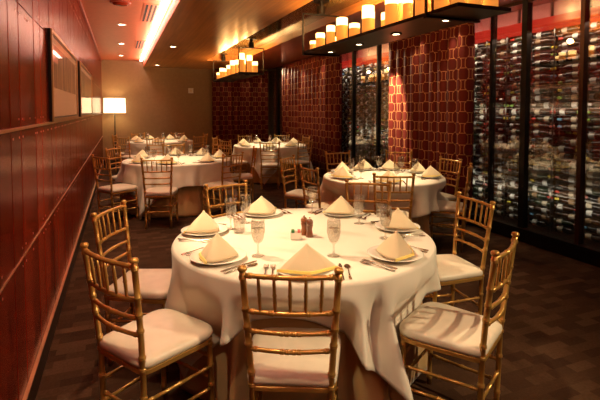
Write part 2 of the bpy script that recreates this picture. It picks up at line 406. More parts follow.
# wine racks
def rack(y0, y1, lab):
    t = empty('wine_rack', lab, 'wine rack', (XG+.26, y0, .12), 0)
    n = int(round((y1-y0)/.34))
    for i in range(n+1):
        yy = i*(y1-y0)/n
        b = bmesh.new()
        for x in (-.055, .055): box(b, x-.006, x+.006, yy-.006, yy+.006, 0, 2.37)
        obj('post', b, M['rack'], t)
    b = bmesh.new()
    for r_ in range(28):
        zz = .030+r_*.0835
        for x in (-.028, .028): box(b, x-.003, x+.003, 0, y1-y0, zz-.003, zz+.003)
    obj('rails', b, M['rack'], t)
rack(3.05, 5.09, 'tall metal wine rack behind the glass at the right edge')
rack(6.73, 9.11, 'tall metal wine rack behind the glass between the two patterned curtains')
rack(11.7, 13.06, 'tall metal wine rack behind the glass past the far curtain')

def bottle_meshes(gm, flip):
    s = -1 if flip else 1
    b = bmesh.new()
    prof = [(.030, -.148), (.037, -.142), (.0375, -.02), (.0375, .035), (.030, .06), (.017, .082), (.0145, .10), (.0145, .105)]
    lathe(b, [(r, s*z) for r, z in prof], 10, cap0=True, cap1=True, axis='y')
    body = b
    b2 = bmesh.new(); lathe(b2, [(.0162, s*.095), (.0158, s*.14), (.0165, s*.142), (.0165, s*.15), (.012, s*.151)], 8, cap0=True, cap1=True, axis='y')
    b3 = bmesh.new(); lathe(b3, [(.0382, s*-.10), (.0382, s*-.035)], 10, axis='y')
    return body, b2, b3
variants = []
foils = ['yellow', 'green', 'red', 'black', 'silver', 'pink', 'blue', 'black', 'silver', 'black']
labs = ['cream', 'white', 'tan', 'white', 'cream']
protos = {}
def get_proto(gi, fo, la, flip):
    k = (gi, fo, la, flip)
    if k not in protos:
        a, b_, c = bottle_meshes(gi, flip)
        res = []
        for nm, bb, mm in (('wine_bottle', a, M['bglass'][gi]), ('foil_cap', b_, M['foil'][fo]), ('label', c, M['label'][la])):
            me = bpy.data.meshes.new(nm); bb.normal_update(); bb.to_mesh(me); bb.free(); me.materials.append(mm)
            for p in me.polygons: p.use_smooth = len(p.vertices) == 4
            res.append(me)
        protos[k] = res
    return protos[k]
num = ['lowest', 'second', 'third', 'fourth', 'fifth', 'sixth', 'seventh', 'eighth', 'ninth', 'tenth', 'eleventh', 'twelfth', 'thirteenth', 'fourteenth', 'fifteenth', 'sixteenth', 'seventeenth', 'eighteenth', 'nineteenth', 'twentieth', 'twenty-first', 'twenty-second', 'twenty-third', 'twenty-fourth', 'twenty-fifth', 'twenty-sixth', 'twenty-seventh', 'top']
colnear = ['first', 'second', 'third', 'fourth', 'fifth', 'sixth']
count = 0
stuff = []
cells = []
for (y0, n, where) in ((3.05, 6, 'right-hand rack'), (6.73, 7, 'rack between the curtains')):
    for r_ in range(28):
        for c_ in range(n): cells.append((y0 + .17 + c_*.34, .12 + .030 + r_*.0835 + .0395, r_, c_, where, n))
bro = random.Random(3)
for (y, zz, r_, c_, where, n) in cells:
    fo = bro.choice(foils); la = bro.choice(labs); gi = bro.randrange(3); fl = bro.random() < .5
    if bro.random() < .04: continue
    big = where == 'right-hand rack' or c_ in (1, 2, 3, 4, 5)
    if count < 300 and big:
        m1, m2, m3 = get_proto(gi, fo, la, fl)
        o = bpy.data.objects.new('wine_bottle', m1); link(o); o.location = (XG+.26, y + bro.uniform(-.008, .008), zz)
        tag(o, '%s-capped wine bottle, %s row up, %s from the near end, %s' % (fo, num[r_], (colnear+['seventh'])[c_], where.replace('the ', '')), 'bottle', 'bottles lying on the ' + where)
        for nm, mm in (('foil_cap', m2), ('label', m3)):
            q = bpy.data.objects.new(nm, mm); link(q, o)
        count += 1
    else: stuff.append((XG+.26, y, zz, fl, fo, la))
for r_ in range(28):
    for k in range(4): stuff.append((XG+.26, 11.7+.17+k*.34, .12+.030+r_*.0835+.0395, bro.random() < .5, bro.choice(foils), bro.choice(labs)))
    for k in range(19): stuff.append((XG+.50, 3.2 + k*.34, .12+.075+r_*.0835, bro.random() < .5, bro.choice(foils), bro.choice(labs)))
b = bmesh.new(); fk = list(M['foil']); lk = list(M['label'])
sm = [M['bglass'][0]] + [M['foil'][k] for k in fk] + [M['label'][k] for k in lk]
for (x, y, z, fl, fo, la) in stuff:
    s = -1 if fl else 1
    lathe(b, [(r, s*q) for r, q in [(.034, -.148), (.0375, -.14), (.0375, .035), (.017, .082), (.0145, .105)]], 7, (x, y, z), True, True, 0, 'y')
    lathe(b, [(.0165, s*.095), (.0165, s*.15)], 6, (x, y, z), True, True, 1+fk.index(fo), 'y')
    lathe(b, [(.0382, s*-.10), (.0382, s*-.035)], 7, (x, y, z), False, False, 1+len(fk)+lk.index(la), 'y')
o = obj('stored_wine_bottles', b, None, None, False, None, sm); o['kind'] = 'stuff'; tag(o, 'rest of the wine bottles lying in the rows at the back of the racks', 'bottles')

# ------------------------------------------------------------------ curtains
def curtain(name, p0, p1, z1, lab, folds, amp=.055, seed=0):
    rr = random.Random(seed)
    p0 = Vector(p0); p1 = Vector(p1); L = (p1-p0).length; d = (p1-p0)/L; n = Vector((-d.y, d.x))
    N = int(folds*24); b = bmesh.new(); uvl = b.loops.layers.uv.new('UVMap')
    ph = [rr.uniform(-.6, .6) for _ in range(folds+2)]; am = [rr.uniform(.7, 1.25) for _ in range(folds+2)]
    pts = []; ln = [0]
    for i in range(N+1):
        s = i/N; k = s*folds; j = int(k); w = k-j
        pa = ph[j]*(1-w)+ph[j+1]*w; aa = am[j]*(1-w)+am[j+1]*w
        th = 2*PI*k + pa
        off = amp*aa*(abs(math.sin(th/2))**.8-.5) if p1.x > 4.2 else amp*aa*math.sin(th)
        along = -.155*L/folds*math.sin(2*PI*k+pa)
        q = p0 + d*(s*L+along) + n*off
        pts.append(q)
        if i: ln.append(ln[-1] + (pts[-1]-pts[-2]).length)
    zs = [.015, .5, 1., 1.5, 2., 2.4, z1-.15, z1-.02]
    vv = []
    for zi, z in enumerate(zs):
        pinch = .62 if zi == len(zs)-1 else (.85 if zi == len(zs)-2 else 1.)
        row = []
        for i, q in enumerate(pts):
            base = p0 + d*(i/N*L)
            row.append(b.verts.new((base.x+(q.x-base.x)*pinch, base.y+(q.y-base.y)*pinch, z)))
        vv.append(row)
    for zi in range(len(zs)-1):
        for i in range(N):
            f = b.faces.new((vv[zi][i], vv[zi][i+1], vv[zi+1][i+1], vv[zi+1][i]))
            for lp, (a, c) in zip(f.loops, ((i, zi), (i+1, zi), (i+1, zi+1), (i, zi+1))): lp[uvl].uv = (ln[a], zs[c])
    t = empty('curtain', lab, 'curtain', (0, 0, 0))
    o = obj('fabric', b, M['curtain'], t, True)
    so = o.modifiers.new('s', 'SOLIDIFY'); so.thickness = .004
    b = bmesh.new(); tube(b, [(p0.x, p0.y, z1-.014), (p1.x, p1.y, z1-.014)], .012, 8); obj('track', b, M['black'], t)
curtain('c', (4.33, 4.73), (4.33, 6.60), 2.83, 'gold hexagon patterned red curtain hanging at the wine wall beside the near rack', 9, .17, 3)
curtain('c', (4.32, 8.55), (4.32, 12.05), 2.83, 'gold hexagon patterned red curtain at the wine wall, behind the middle table', 15, .16, 5)
curtain('c', (4.33, 13.55), (2.58, 13.55), 2.78, 'dark red curtain covering the right part of the back wall', 9, .06, 9)

# ------------------------------------------------------------------ candle chandeliers
cand_n = [0]
def candle(x, y, z, h, r, lab, grp):
    t = empty('pillar_candle', lab, 'candle', (x, y, z), random.uniform(0, 6), grp)
    hb = h*.68
    b = bmesh.new(); lathe(b, [(r*.99, .001), (r, .01), (r, hb)], 18, cap0=True); obj('wax_body', b, M['wax'], t, True)
    b = bmesh.new(); 
    lathe(b, [(r, hb), (r, h-.006), (r*.93, h), (r*.82, h-.004), (r*.78, h-.02), (r*.3, h-.028), (.001, h-.028)], 18); obj('glowing_top', b, M['waxtop'], t, True)
    b = bmesh.new(); tube(b, [(0, 0, h-.028), (0, 0, h-.014)], .0015, 5); obj('wick', b, M['black'], t)
def chandelier(yn, yf, fr_n, which):
    x0, x1, z = 2.19, 2.67, 2.27
    t = empty('candle_chandelier', 'long black metal tray chandelier %s' % which, 'chandelier', ((x0+x1)/2, 0, 0))
    w = (x1-x0)/2
    b = bmesh.new(); box(b, -w, w, yn, yf, z, z+.014); obj('tray', b, M['bronze'], t)
    b = bmesh.new()
    for a in (-w-.004, w-.006): box(b, a, a+.01, yn, yf, z-.001, z+.026)
    for a in (yn-.004, yf-.006): box(b, -w, w, a, a+.01, z-.001, z+.026)
    obj('rim', b, M['black'], t)
    for yy in (fr_n, yf-.02):
        b = bmesh.new(); r = .009
        for x in (-w-.012, w+.012): box(b, x-r, x+r, yy-r, yy+r, z-.02, 2.78)
        box(b, -w-.02, w+.02, yy-r, yy+r, 2.762, 2.78); box(b, -w-.02, w+.02, yy-.02, yy+.02, z-.02, z-.003)
        obj('hanger_frame', b, M['black'], t)
        b = bmesh.new(); lathe(b, [(.055, 2.78), (.055, 2.88), (.03, 2.885), (.03, ZC-.008), (.11, ZC-.008), (.11, ZC)], 16, (0, yy, 0), True, True); obj('canopy', b, M['black'], t)
    n = 4
    for k in range(n):
        yy = yn + (yf-yn)*(k+.5)/n + .05
        b = bmesh.new(); lathe(b, [(.055, 0), (.055, -.012), (.04, -.012), (.038, -.004)], 16, (0, yy, z), True); obj('downlight_ring', b, M['bronze'], t, True)
        b = bmesh.new(); lathe(b, [(.036, -.004), (.036, -.006)], 14, (0, yy, z), True, True); obj('downlight_lens', b, M['bulb'], t)
        spot((x0+w, yy, z-.03), (x0+w + (.0), yy, 0), 38, 66, .5, (1, .74, .42), .03)
def light_obj(name, typ, loc, energy, col):
    d = bpy.data.lights.new(name, typ); d.energy = energy; d.color = col
    o = bpy.data.objects.new(name, d); o.location = loc; link(o); return o, d
def spot(loc, to, energy, ang, blend, col, rad=.03):
    o, d = light_obj('spot_light', 'SPOT', loc, energy, col)
    d.spot_size = math.radians(ang); d.spot_blend = blend; d.shadow_soft_size = rad
    v = Vector(to)-Vector(loc); o.rotation_euler = v.to_track_quat('-Z', 'Y').to_euler()
    return o
def point(loc, energy, col, rad=.05):
    o, d = light_obj('point_light', 'POINT', loc, energy, col); d.shadow_soft_size = rad; return o
def area(loc, rot, sx, sy, energy, col):
    o, d = light_obj('area_light', 'AREA', loc, energy, col); d.shape = 'RECTANGLE'; d.size = sx; d.size_y = sy; o.rotation_euler = rot; return o

chandelier(2.52, 5.36, 2.86, 'hanging nearest above the tables, with many tall candles')
chandelier(8.62, 11.25, 8.66, 'hanging at the far end of the room')
# (x, y, height, radius) nearest tray; x 2.19..2.67
near = [(2.27, 5.22, .13, .045, 'small glowing pillar candle at the far end of the near tray, right of its hanger'),
        (2.26, 4.99, .19, .055, 'medium pillar candle second from the far end of the near tray, front row'),
        (2.44, 5.02, .16, .045, 'bright pillar candle of the near tray, back row near the far hanger'),
        (2.26, 4.70, .23, .05, 'tall amber pillar candle of the near tray, third front one from the far end'),
        (2.26, 4.42, .265, .062, 'tall bright-topped pillar candle of the near tray, fourth in the front row'),
        (2.25, 4.12, .15, .055, 'short pillar candle of the near tray between two tall ones'),
        (2.47, 4.22, .37, .065, 'tallest white-topped candle in the back row of the near tray, far half'),
        (2.26, 3.86, .22, .062, 'medium candle with white rim in front of the tallest back candle'),
        (2.50, 3.92, .24, .05, 'pillar candle in the back row of the near tray, mid tray'),
        (2.49, 3.62, .39, .062, 'tall white-topped candle behind an amber one, middle of the near tray'),
        (2.27, 3.47, .30, .06, 'tall amber pillar candle in front of the white-topped one, mid near tray'),
        (2.52, 3.36, .25, .05, 'bright candle in the back row of the near tray, right of centre'),
        (2.28, 3.24, .24, .042, 'slim amber candle in the front row of the near tray, right of centre'),
        (2.27, 3.02, .39, .062, 'tall wide candle, first one left of the near hanger, cut by the frame'),
        (2.52, 3.10, .42, .06, 'tall candle in the back row just left of the near hanger'),
        (2.27, 2.80, .36, .052, 'tall candle in the front row right behind the near hanger rod'),
        (2.54, 2.80, .40, .055, 'tall candle in the back row beside the near hanger rod'),
        (2.27, 2.62, .36, .05, 'front candle at the near left corner of the near tray'),
        (2.42, 2.61, .38, .05, 'middle candle at the near end of the near tray'),
        (2.575, 2.62, .36, .055, 'right-hand candle at the near end of the near tray')]
for (x, y, h, r, lab) in near: candle(x, y, 2.284, h, r, lab, 'pillar candles on the near chandelier')
far = [(2.28, 11.05, .18, .06), (2.55, 11.0, .2, .05), (2.28, 10.7, .26, .06), (2.52, 10.6, .22, .06), (2.29, 10.35, .22, .055), (2.5, 10.2, .3, .06), (2.28, 9.95, .26, .06), (2.54, 9.85, .3, .055),
       (2.28, 9.6, .33, .06), (2.46, 9.45, .36, .06), (2.29, 9.2, .3, .06), (2.56, 9.15, .26, .05), (2.28, 8.85, .40, .062), (2.43, 8.8, .36, .055), (2.55, 8.82, .24, .055)]
pos = ['far end', 'far end', 'second quarter from the far end', 'second quarter from the far end', 'far half', 'far half', 'middle', 'middle', 'just nearer than the middle', 'just nearer than the middle', 'near half', 'near half', 'near end', 'near end', 'near end']
side = ['left row', 'right row']*6 + ['left corner', 'centre', 'right corner']
for i, (x, y, h, r) in enumerate(far): candle(x, y, 2.284, h, r, 'glowing candle on the far chandelier tray, %s, %s' % (side[i], pos[i]), 'pillar candles on the far chandelier')

# ------------------------------------------------------------------ chiavari chair
def make_chair():
    t = empty('chiavari_chair', '', 'chair')
    def back_pt(sx, z):                # rear post centreline
        pts = [(0, .160, .015), (.20, .158, .006), (.44, .160, 0.), (.60, .170, -.015), (.76, .180, -.034), (.925, .189, -.055)]
        for a, c in zip(pts, pts[1:]):
            if z <= c[0]+1e-6:
                q = (z-a[0])/(c[0]-a[0]); return Vector((sx*(a[1]+(c[1]-a[1])*q), (a[2]+(c[2]-a[2])*q)-.0, z))
        return Vector((sx*.189, -.055, z))
    zz = [0, .1, .2, .32, .44, .52, .60, .68, .76, .84, .917]
    for s in (-1, 1):
        b = bmesh.new(); bamboo(b, [back_pt(s, z) for z in zz], .0135, [.12, .33, .47, .53, .665, .745, .83, .975])
        post = obj('back_post', b, M['gold'], t, True); b = bmesh.new()
        lathe(b, [(.0115, 0), (.0185, .006), (.0195, .014), (.015, .022), (.004, .025)], 10, back_pt(s, .917), True, True)
        obj('finial', b, M['gold'], post, True)
        b = bmesh.new(); bamboo(b, [(s*.187, .378, 0), (s*.185, .374, .2), (s*.182, .365, .425)], .0135, [.1, .45, .68, .93])
        obj('leg', b, M['gold'], t, True)
    def rail(z, r, rings, bow, name):
        a = back_pt(-1, z); c = back_pt(1, z); pts = []
        for i in range(9):
            q = i/8; p = a.lerp(c, q); p.y -= bow*math.sin(PI*q); pts.append(p)
        b = bmesh.new(); bamboo(b, pts, r, rings, 8, 1.22); obj(name, b, M['gold'], t, True); return pts
    top = rail(.903, .0105, [.08, .35, .65, .92], .022, 'top_rail'); mid = rail(.752, .010, [.08, .3, .7, .92], .022, 'back_rail')
    rail(.668, .0095, [.08, .4, .46, .54, .6, .92], .022, 'back_rail'); rail(.590, .0095, [.08, .4, .46, .54, .6, .92], .022, 'back_rail')
    for k in range(5):
        q = (k+1)/6
        def at(P_):
            f_ = q*8; i = int(f_); return P_[i].lerp(P_[min(i+1, 8)], f_-i)
        a = at(mid); c = at(top)
        b = bmesh.new(); tube(b, [a, a.lerp(c, .3), a.lerp(c, .45), a.lerp(c, .5), a.lerp(c, .55), a.lerp(c, .7), c], [.0055, .0075, .0075, .0095, .0075, .0075, .0055], 6); obj('spindle', b, M['gold'], t, True)
    # seat frame and cushion
    def outline(grow, n=6):
        cs = [(-.180, -.012), (.180, -.012), (.218, .408), (-.218, .408)]; R_ = [.05, .05, .11, .11]; out = []
        for i, (x, y) in enumerate(cs):
            p = Vector(cs[i-1]); q = Vector((x, y)); r = Vector(cs[(i+1) % 4])
            d1 = (p-q).normalized(); d2 = (r-q).normalized()
            for j in range(n+1):
                u = j/n; a = q+d1*R_[i]; c = q+d2*R_[i]
                out.append(a.lerp(q, u).lerp(q.lerp(c, u), u))
        cx = Vector((0, .2)); return [cx+(p-cx)*grow for p in out]
    def prism(b, lay):
        rows_ = [[b.verts.new((p.x, p.y, z)) for p in outline(g)] for g, z in lay]
        n = len(rows_[0])
        for i in range(len(rows_)-1):
            for k in range(n): b.faces.new((rows_[i][k], rows_[i][(k+1) % n], rows_[i+1][(k+1) % n], rows_[i+1][k]))
        b.faces.new(rows_[0][::-1]); b.faces.new(rows_[-1])
    b = bmesh.new(); prism(b, [(.96, .408), (1., .412), (1.0, .430), (.97, .434)]); obj('seat_frame', b, M['gold'], t)
    b = bmesh.new(); prism(b, [(.96, .434), (1.0, .438), (1.015, .450), (1.0, .466), (.94, .477), (.8, .484), (.5, .487), (.2, .488)]); obj('seat', b, M['cushion'], t, True)
    # stretchers
    for s in (-1, 1):
        for z in (.17, .28):
            a = back_pt(s, z); b = bmesh.new(); bamboo(b, [a, (s*.1855, .374, z)], .0085, [.1, .5, .9], 7, 1.3); obj('stretcher', b, M['gold'], t, True)
    for z in (.22, .33):
        b = bmesh.new(); bamboo(b, [(-.184, .374, z), (.184, .374, z)], .0085, [.1, .5, .9], 7, 1.3); obj('stretcher', b, M['gold'], t, True)
    b = bmesh.new(); bamboo(b, [back_pt(-1, .22), back_pt(1, .22)], .0085, [.1, .5, .9], 7, 1.3); obj('stretcher', b, M['gold'], t, True)
    return t
proto_chair = make_chair(); used = [False]
def place_chair(bx, by, cx, cy, lab, grp, turn=0.):
    """bx,by = ground position under the finials; faces the table centre"""
    d = Vector((cx-bx, cy-by)).normalized()
    ang = math.atan2(d.y, d.x) + math.radians(turn)
    f = Vector((math.cos(ang), math.sin(ang)))
    o = proto_chair if not used[0] else copy_tree(proto_chair); used[0] = True
    o.location = (bx+f.x*.055, by+f.y*.055, 0); o.rotation_euler = (0, 0, ang-PI/2)
    o['label'] = lab; o['category'] = 'chair'; o['group'] = grp
    return (bx+f.x*.055, by+f.y*.055, f.x, f.y)

# ------------------------------------------------------------------ tables, cloths, settings
def table(cx, cy, R_, lab):
    t = empty('round_table', lab, 'table', (cx, cy, 0), .3, 'round banquet tables')
    b = bmesh.new(); lathe(b, [(R_-.03, .722), (R_-.015, .725), (R_-.015, .748), (R_-.03, .75)], 48, cap0=True, cap1=True); obj('tabletop', b, M['mill2'], t)
    for k in range(4):
        a = k*PI/2+.6; c, s = math.cos(a)*.30, math.sin(a)*.30
        b = bmesh.new(); tube(b, [(c, s, 0), (c, s, .722)], .016, 8); obj('leg', b, M['black'], t, True)
def smooth(a, b, x):
    x = max(0, min(1, (x-a)/(b-a))); return x*x*(3-2*x)
def cloth(cx, cy, R_, S, rot, seats, lab, seed, under=False, hmax=.745):
    rr = random.Random(seed); NT = 256
    ph = [rr.uniform(0, 6.28) for _ in range(6)]
    if under: R_ -= .012; S = 9.
    b = bmesh.new(); rings = []; Z = .757 if under else .762
    def ring(fn):
        rings.append([b.verts.new(fn(2*PI*k/NT)) for k in range(NT)])
    for r in ((.15, .4, .65, .85) if not under else (.9,)): ring(lambda a, r=r: (cx+R_*r*math.cos(a), cy+R_*r*math.sin(a), Z))
    for q in (.2, .5, .8, 1.):
        th = q*PI/2; rad = .022
        ring(lambda a: (cx+(R_-rad+rad*math.sin(th))*math.cos(a), cy+(R_-rad+rad*math.sin(th))*math.sin(a), Z-rad+rad*math.cos(th)))
    nd_ = 18
    for i in range(1, nd_+1):
        u = i/nd_
        def fn(a):
            w = a-rot; rs = S/max(abs(math.cos(w)), abs(math.sin(w)))
            # rounded square corner
            D = min(rs-R_, hmax-.022)
            cor = 0. if under else abs(math.sin(2*(w)))**3          # 1 at the corners
            dr = D*u
            amp = (.014 + .075*smooth(0, .28, dr))*(.45 if under else 1.)
            
            f = 1.35*(abs(math.sin(6.5*a+ph[0]+1.2*math.sin(2*a+ph[1])))**.8-.6) * (.7+.4*math.sin(3*a+ph[2])) + .22*math.sin(23*a+ph[3]) + .5*cor*math.sin(8*w)
            r = R_ + .085*smooth(0, .65, dr) + amp*f*smooth(-.05, .14, dr) + .05*cor*smooth(.1, .7, dr) - (.11*smooth(0, .16, dr) if under else 0)
            z = Z-.022-dr
            x, y = r*math.cos(a)+cx, r*math.sin(a)+cy
            for (sx, sy, fx, fy) in seats:          # tuck the cloth in front of every seat
                lx = (x-sx)*fy-(y-sy)*fx; ly = (x-sx)*fx+(y-sy)*fy
                wz = smooth(.70, .52, z); wx = smooth(.33, .225, abs(lx)); tgt = .445 if under else .425
                if ly < tgt and wx > 0:
                    m_ = (tgt-ly)*wz*wx; x += fx*m_; y += fy*m_
            return (x, y, max(z, .012))
        ring(fn)
    if not under:
        ctr = b.verts.new((cx, cy, Z))
        for k in range(NT): b.faces.new((ctr, rings[0][k], rings[0][(k+1) % NT]))
    for i in range(len(rings)-1):
        for k in range(NT): b.faces.new((rings[i][k], rings[i+1][k], rings[i+1][(k+1) % NT], rings[i][(k+1) % NT]))
    o = obj('table_skirt' if under else 'tablecloth', b, M['under' if under else 'cloth'], None, True)
    so = o.modifiers.new('s', 'SOLIDIFY'); so.thickness = .0025; so.offset = -1
    tag(o, lab, 'tablecloth', 'floor length under-cloths' if under else 'cream tablecloths')
TZ = .7625
def reg_mesh(nm, b, m, sm=True):
    me = bpy.data.meshes.new(nm); b.normal_update(); b.to_mesh(me); b.free(); me.materials.append(m)
    if sm:
        for p in me.polygons: p.use_smooth = True
    return me
b = bmesh.new(); lathe(b, [(.001, .004), (.075, .004), (.085, .0), (.09, .0), (.10, .008), (.136, .020), (.140, .022), (.137, .0235), (.10, .013), (.085, .0075), (.001, .007)], 40)
PL = reg_mesh('plate', b, M['porcelain']); PL.transform(Matrix.Diagonal((1.07, 1.07, 1, 1)))
def napkin_mesh():
    b = bmesh.new()
    # tented napkin: rounded ridge running from apex to back, two leaning faces with soft fold
    rows_ = []
    N = 10
    for i in range(N+1):
        u = i/N                           # 0 apex, 1 base
        row = []
        for (x, y) in ((-.125, -.035), (-.085, -.052), (-.04, -.074), (-.012, -.083), (0, -.086), (.012, -.083), (.04, -.074), (.085, -.052), (.125, -.035), (.092, .02), (.05, .062), (.016, .088), (0, .094), (-.016, .088), (-.05, .062), (-.092, .02)):
            ap = Vector((0, -.005)); e = u**(1.02)
            bul = 1+.05*math.sin(PI*u)
            p = ap.lerp(Vector((x, y)), max(e, .03)*bul if u < 1 else 1)
            row.append(b.verts.new((p.x, p.y, .145*(1-u)**.93)))
        rows_.append(row)
    n = len(rows_[0])
    for i in range(N):
        for k in range(n): b.faces.new((rows_[i][k], rows_[i+1][k], rows_[i+1][(k+1) % n], rows_[i][(k+1) % n]))
    b.faces.new(rows_[0]); b.faces.new(rows_[-1][::-1])
    return b
NAP = reg_mesh('napkin', napkin_mesh(), M['napkin']); NAP.transform(Matrix.Diagonal((1.16, 1.14, .80, 1)))
def napkin_fold():                       # inner layer along the lower hem, its yellow painting in translucent glow
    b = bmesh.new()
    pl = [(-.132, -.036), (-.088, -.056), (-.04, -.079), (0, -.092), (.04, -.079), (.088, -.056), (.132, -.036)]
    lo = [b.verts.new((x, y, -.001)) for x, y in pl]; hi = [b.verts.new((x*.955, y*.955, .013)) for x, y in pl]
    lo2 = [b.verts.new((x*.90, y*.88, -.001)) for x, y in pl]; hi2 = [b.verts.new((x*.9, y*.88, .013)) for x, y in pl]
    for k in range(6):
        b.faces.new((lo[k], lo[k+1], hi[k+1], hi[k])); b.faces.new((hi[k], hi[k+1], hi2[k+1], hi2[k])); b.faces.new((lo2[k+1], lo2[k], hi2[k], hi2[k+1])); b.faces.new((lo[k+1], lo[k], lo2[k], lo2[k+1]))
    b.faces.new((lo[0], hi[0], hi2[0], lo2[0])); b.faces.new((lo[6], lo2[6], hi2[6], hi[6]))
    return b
NAPF = reg_mesh('inner_fold_glow', napkin_fold(), M['napkin_glow'], False); NAPF.transform(Matrix.Diagonal((1.16, 1.14, .80, 1)))
def blade(prof, th=.0022):                # prof: (y, halfwidth, z)
    b = bmesh.new(); R2 = []
    for y, w, z in prof: R2.append([b.verts.new((-w, y, z)), b.verts.new((w, y, z)), b.verts.new((w*.8, y, z+th)), b.verts.new((-w*.8, y, z+th))])
    for i in range(len(R2)-1):
        for k in range(4): b.faces.new((R2[i][k], R2[i][(k+1) % 4], R2[i+1][(k+1) % 4], R2[i+1][k]))
    b.faces.new(R2[0][::-1]); b.faces.new(R2[-1])
    return b
KN = reg_mesh('knife', blade([(-.11, .006, .001), (-.105, .0085, .001), (-.02, .006, .002), (.0, .0065, .002), (.02, .009, .001), (.09, .0095, .001), (.11, .005, .001), (.115, .001, .001)]), M['steel'])
def fork_mesh():
    b = blade([(-.10, .006, .001), (-.095, .0085, .001), (-.04, .004, .003), (.02, .003, .007), (.04, .006, .006), (.052, .0125, .003), (.062, .0125, .002)])
    for k in range(4):
        x = -.0105+k*.007
        c = blade([(.062, .0018, .002), (.085, .0018, .002), (.10, .001, .005)])
        me = bpy.data.meshes.new('t'); c.to_mesh(me); c.free()
        off = len(b.verts); me.transform(Matrix.Translation((x, 0, 0))); b.from_mesh(me); bpy.data.meshes.remove(me)
    return b
FK = reg_mesh('fork', fork_mesh(), M['steel'])
SPN = reg_mesh('spoon', blade([(-.10, .006, .001), (-.095, .0085, .001), (-.04, .004, .003), (.02, .003, .006), (.04, .007, .004), (.055, .016, .002), (.075, .019, .001), (.092, .014, .002), (.10, .004, .003)]), M['steel'])
b = bmesh.new()
lathe(b, [(.001, .0), (.036, .001), (.037, .003), (.02, .006), (.007, .012), (.0055, .03), (.0055, .058), (.009, .066), (.024, .080), (.034, .105), (.0385, .135), (.0375, .175), (.035, .20), (.0338, .20), (.0362, .175), (.0372, .135), (.032, .105), (.022, .082), (.001, .071)], 24)
GB = reg_mesh('goblet', b, M['goblet'])
b = bmesh.new(); lathe(b, [(.001, .072), (.0215, .0835), (.0312, .106), (.0360, .135), (.0355, .150), (.001, .150)], 20)
WT = reg_mesh('water', b, M['water'])
b = bmesh.new()
lathe(b, [(.001, 0), (.034, .001), (.036, .004), (.0365, .05), (.039, .10), (.0375, .101), (.0345, .05), (.033, .008), (.001, .007)], 24)
TB = reg_mesh('tumbler', b, M['goblet'])
def put(nm, me, x, y, z, rz, lab, cat, grp, parent_parts=()):
    o = bpy.data.objects.new(nm, me); o.location = (x, y, z); o.rotation_euler = (0, 0, rz); link(o); tag(o, lab, cat, grp)
    for pn, pm in parent_parts: link(bpy.data.objects.new(pn, pm), o)
    return o
def setting(cx, cy, r, deg, where, tname, detail=2, glass=None, naprot=0., px=None):
    a = math.radians(deg); inx, iny = -math.cos(a), -math.sin(a); rx, ry = iny, -inx     # inward, right of diner
    x, y = px if px else (cx+r*math.cos(a), cy+r*math.sin(a))
    rz = math.atan2(iny, inx)-PI/2
    put('plate', PL, x, y, TZ, rz, 'round white plate on %s, %s' % (tname, where), 'plate', 'plates on ' + tname)
    put('napkin', NAP, x, y, TZ+.0246, rz+naprot, 'cream napkin folded to a peak, %s, %s' % (tname, where), 'napkin', 'napkins on ' + tname, [('inner_fold_glow', NAPF)])
    gx, gy = glass if glass else (x+inx*.17+rx*.11, y+iny*.17+ry*.11)
    put('goblet', GB, gx, gy, TZ, 0, 'stemmed water glass on %s, %s' % (tname, where), 'glass', 'stemmed glasses on ' + tname, [('water', WT)] if detail >= 2 else [])
    if detail >= 1:
        for k, (off, me, nm, w) in enumerate(((-.165, FK, 'fork', 'inner '), (-.20, FK, 'fork', 'outer '), (.17, KN, 'knife', ''), (.205, SPN, 'spoon', ''))):
            s = random.uniform(-.008, .008)
            if nm == 'spoon' and r < .56: continue
            put(nm, me, x+rx*off+inx*s, y+ry*off+iny*s, TZ+.001, rz+random.uniform(-.05, .05), '%ssteel %s on %s, %s' % (w, nm, tname, where), nm, 'cutlery on ' + tname)

# table 1 -------------------------------------------------------------------
T1 = (1.06, 2.59)
c1 = [(.605, 1.615, 'gold bamboo-style chair with its back square to us, front and centre of the picture', 0),
      (-.06, 2.11, 'gold chair at lower left, nearer of the two left of the front table', 10),
      (-.07, 3.08, 'gold chair left of the front table, behind the lower left one', -3),
      (1.665, 1.57, 'gold chair at lower right with rail shadows striped over its ivory seat', 0),
      (2.33, 2.48, 'gold chair right of the front table, facing left, before the wine wall', -2),
      (.83, 3.75, 'gold chair on the far left side of the front table, facing us', 5),
      (2.00, 3.40, 'gold chair at the far right of the front table, partly hidden by glasses', 13)]
def seat_all(T, lst, grp): return [place_chair(x, y, T[0], T[1], lab, grp, tr) for (x, y, lab, tr) in lst]
s1 = seat_all(T1, c1, 'chairs around the front table')
table(*T1, .80, 'round banquet table in front, covered by a cream cloth')
cloth(*T1, .80, 1.03, math.radians(-30), s1, 'cream square cloth draped over the big front table', 11)
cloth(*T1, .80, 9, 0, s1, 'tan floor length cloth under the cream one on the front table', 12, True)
SET1 = [('front seat with its back to us', -111, None, (1.06, 2.16)), ('lower left seat', -157, None, (.68, 2.31)), ('upper left seat', 152, None, (.67, 2.91)), ('far left seat', 97, None, (.80, 3.03)),
        ('far right seat', 41, None, (1.36, 3.15)), ('right seat', -8, None, (1.53, 2.72)), ('lower right seat', -62, None, (1.50, 2.34))]
NR = [.15, -.75, -.4, .1, 1.1, .35, .25]
for i, (w, d, px, g) in enumerate(SET1): setting(*T1, .64, d, w, 'the front table', 2, g, NR[i])
put('tumbler', TB, .70, 2.80, TZ, 0, 'short clear tumbler beside the upper left setting on the front table', 'glass', None)
put('tumbler', TB, 1.78, 2.84, TZ, 0, 'short clear tumbler beside the right setting on the front table', 'glass', None)
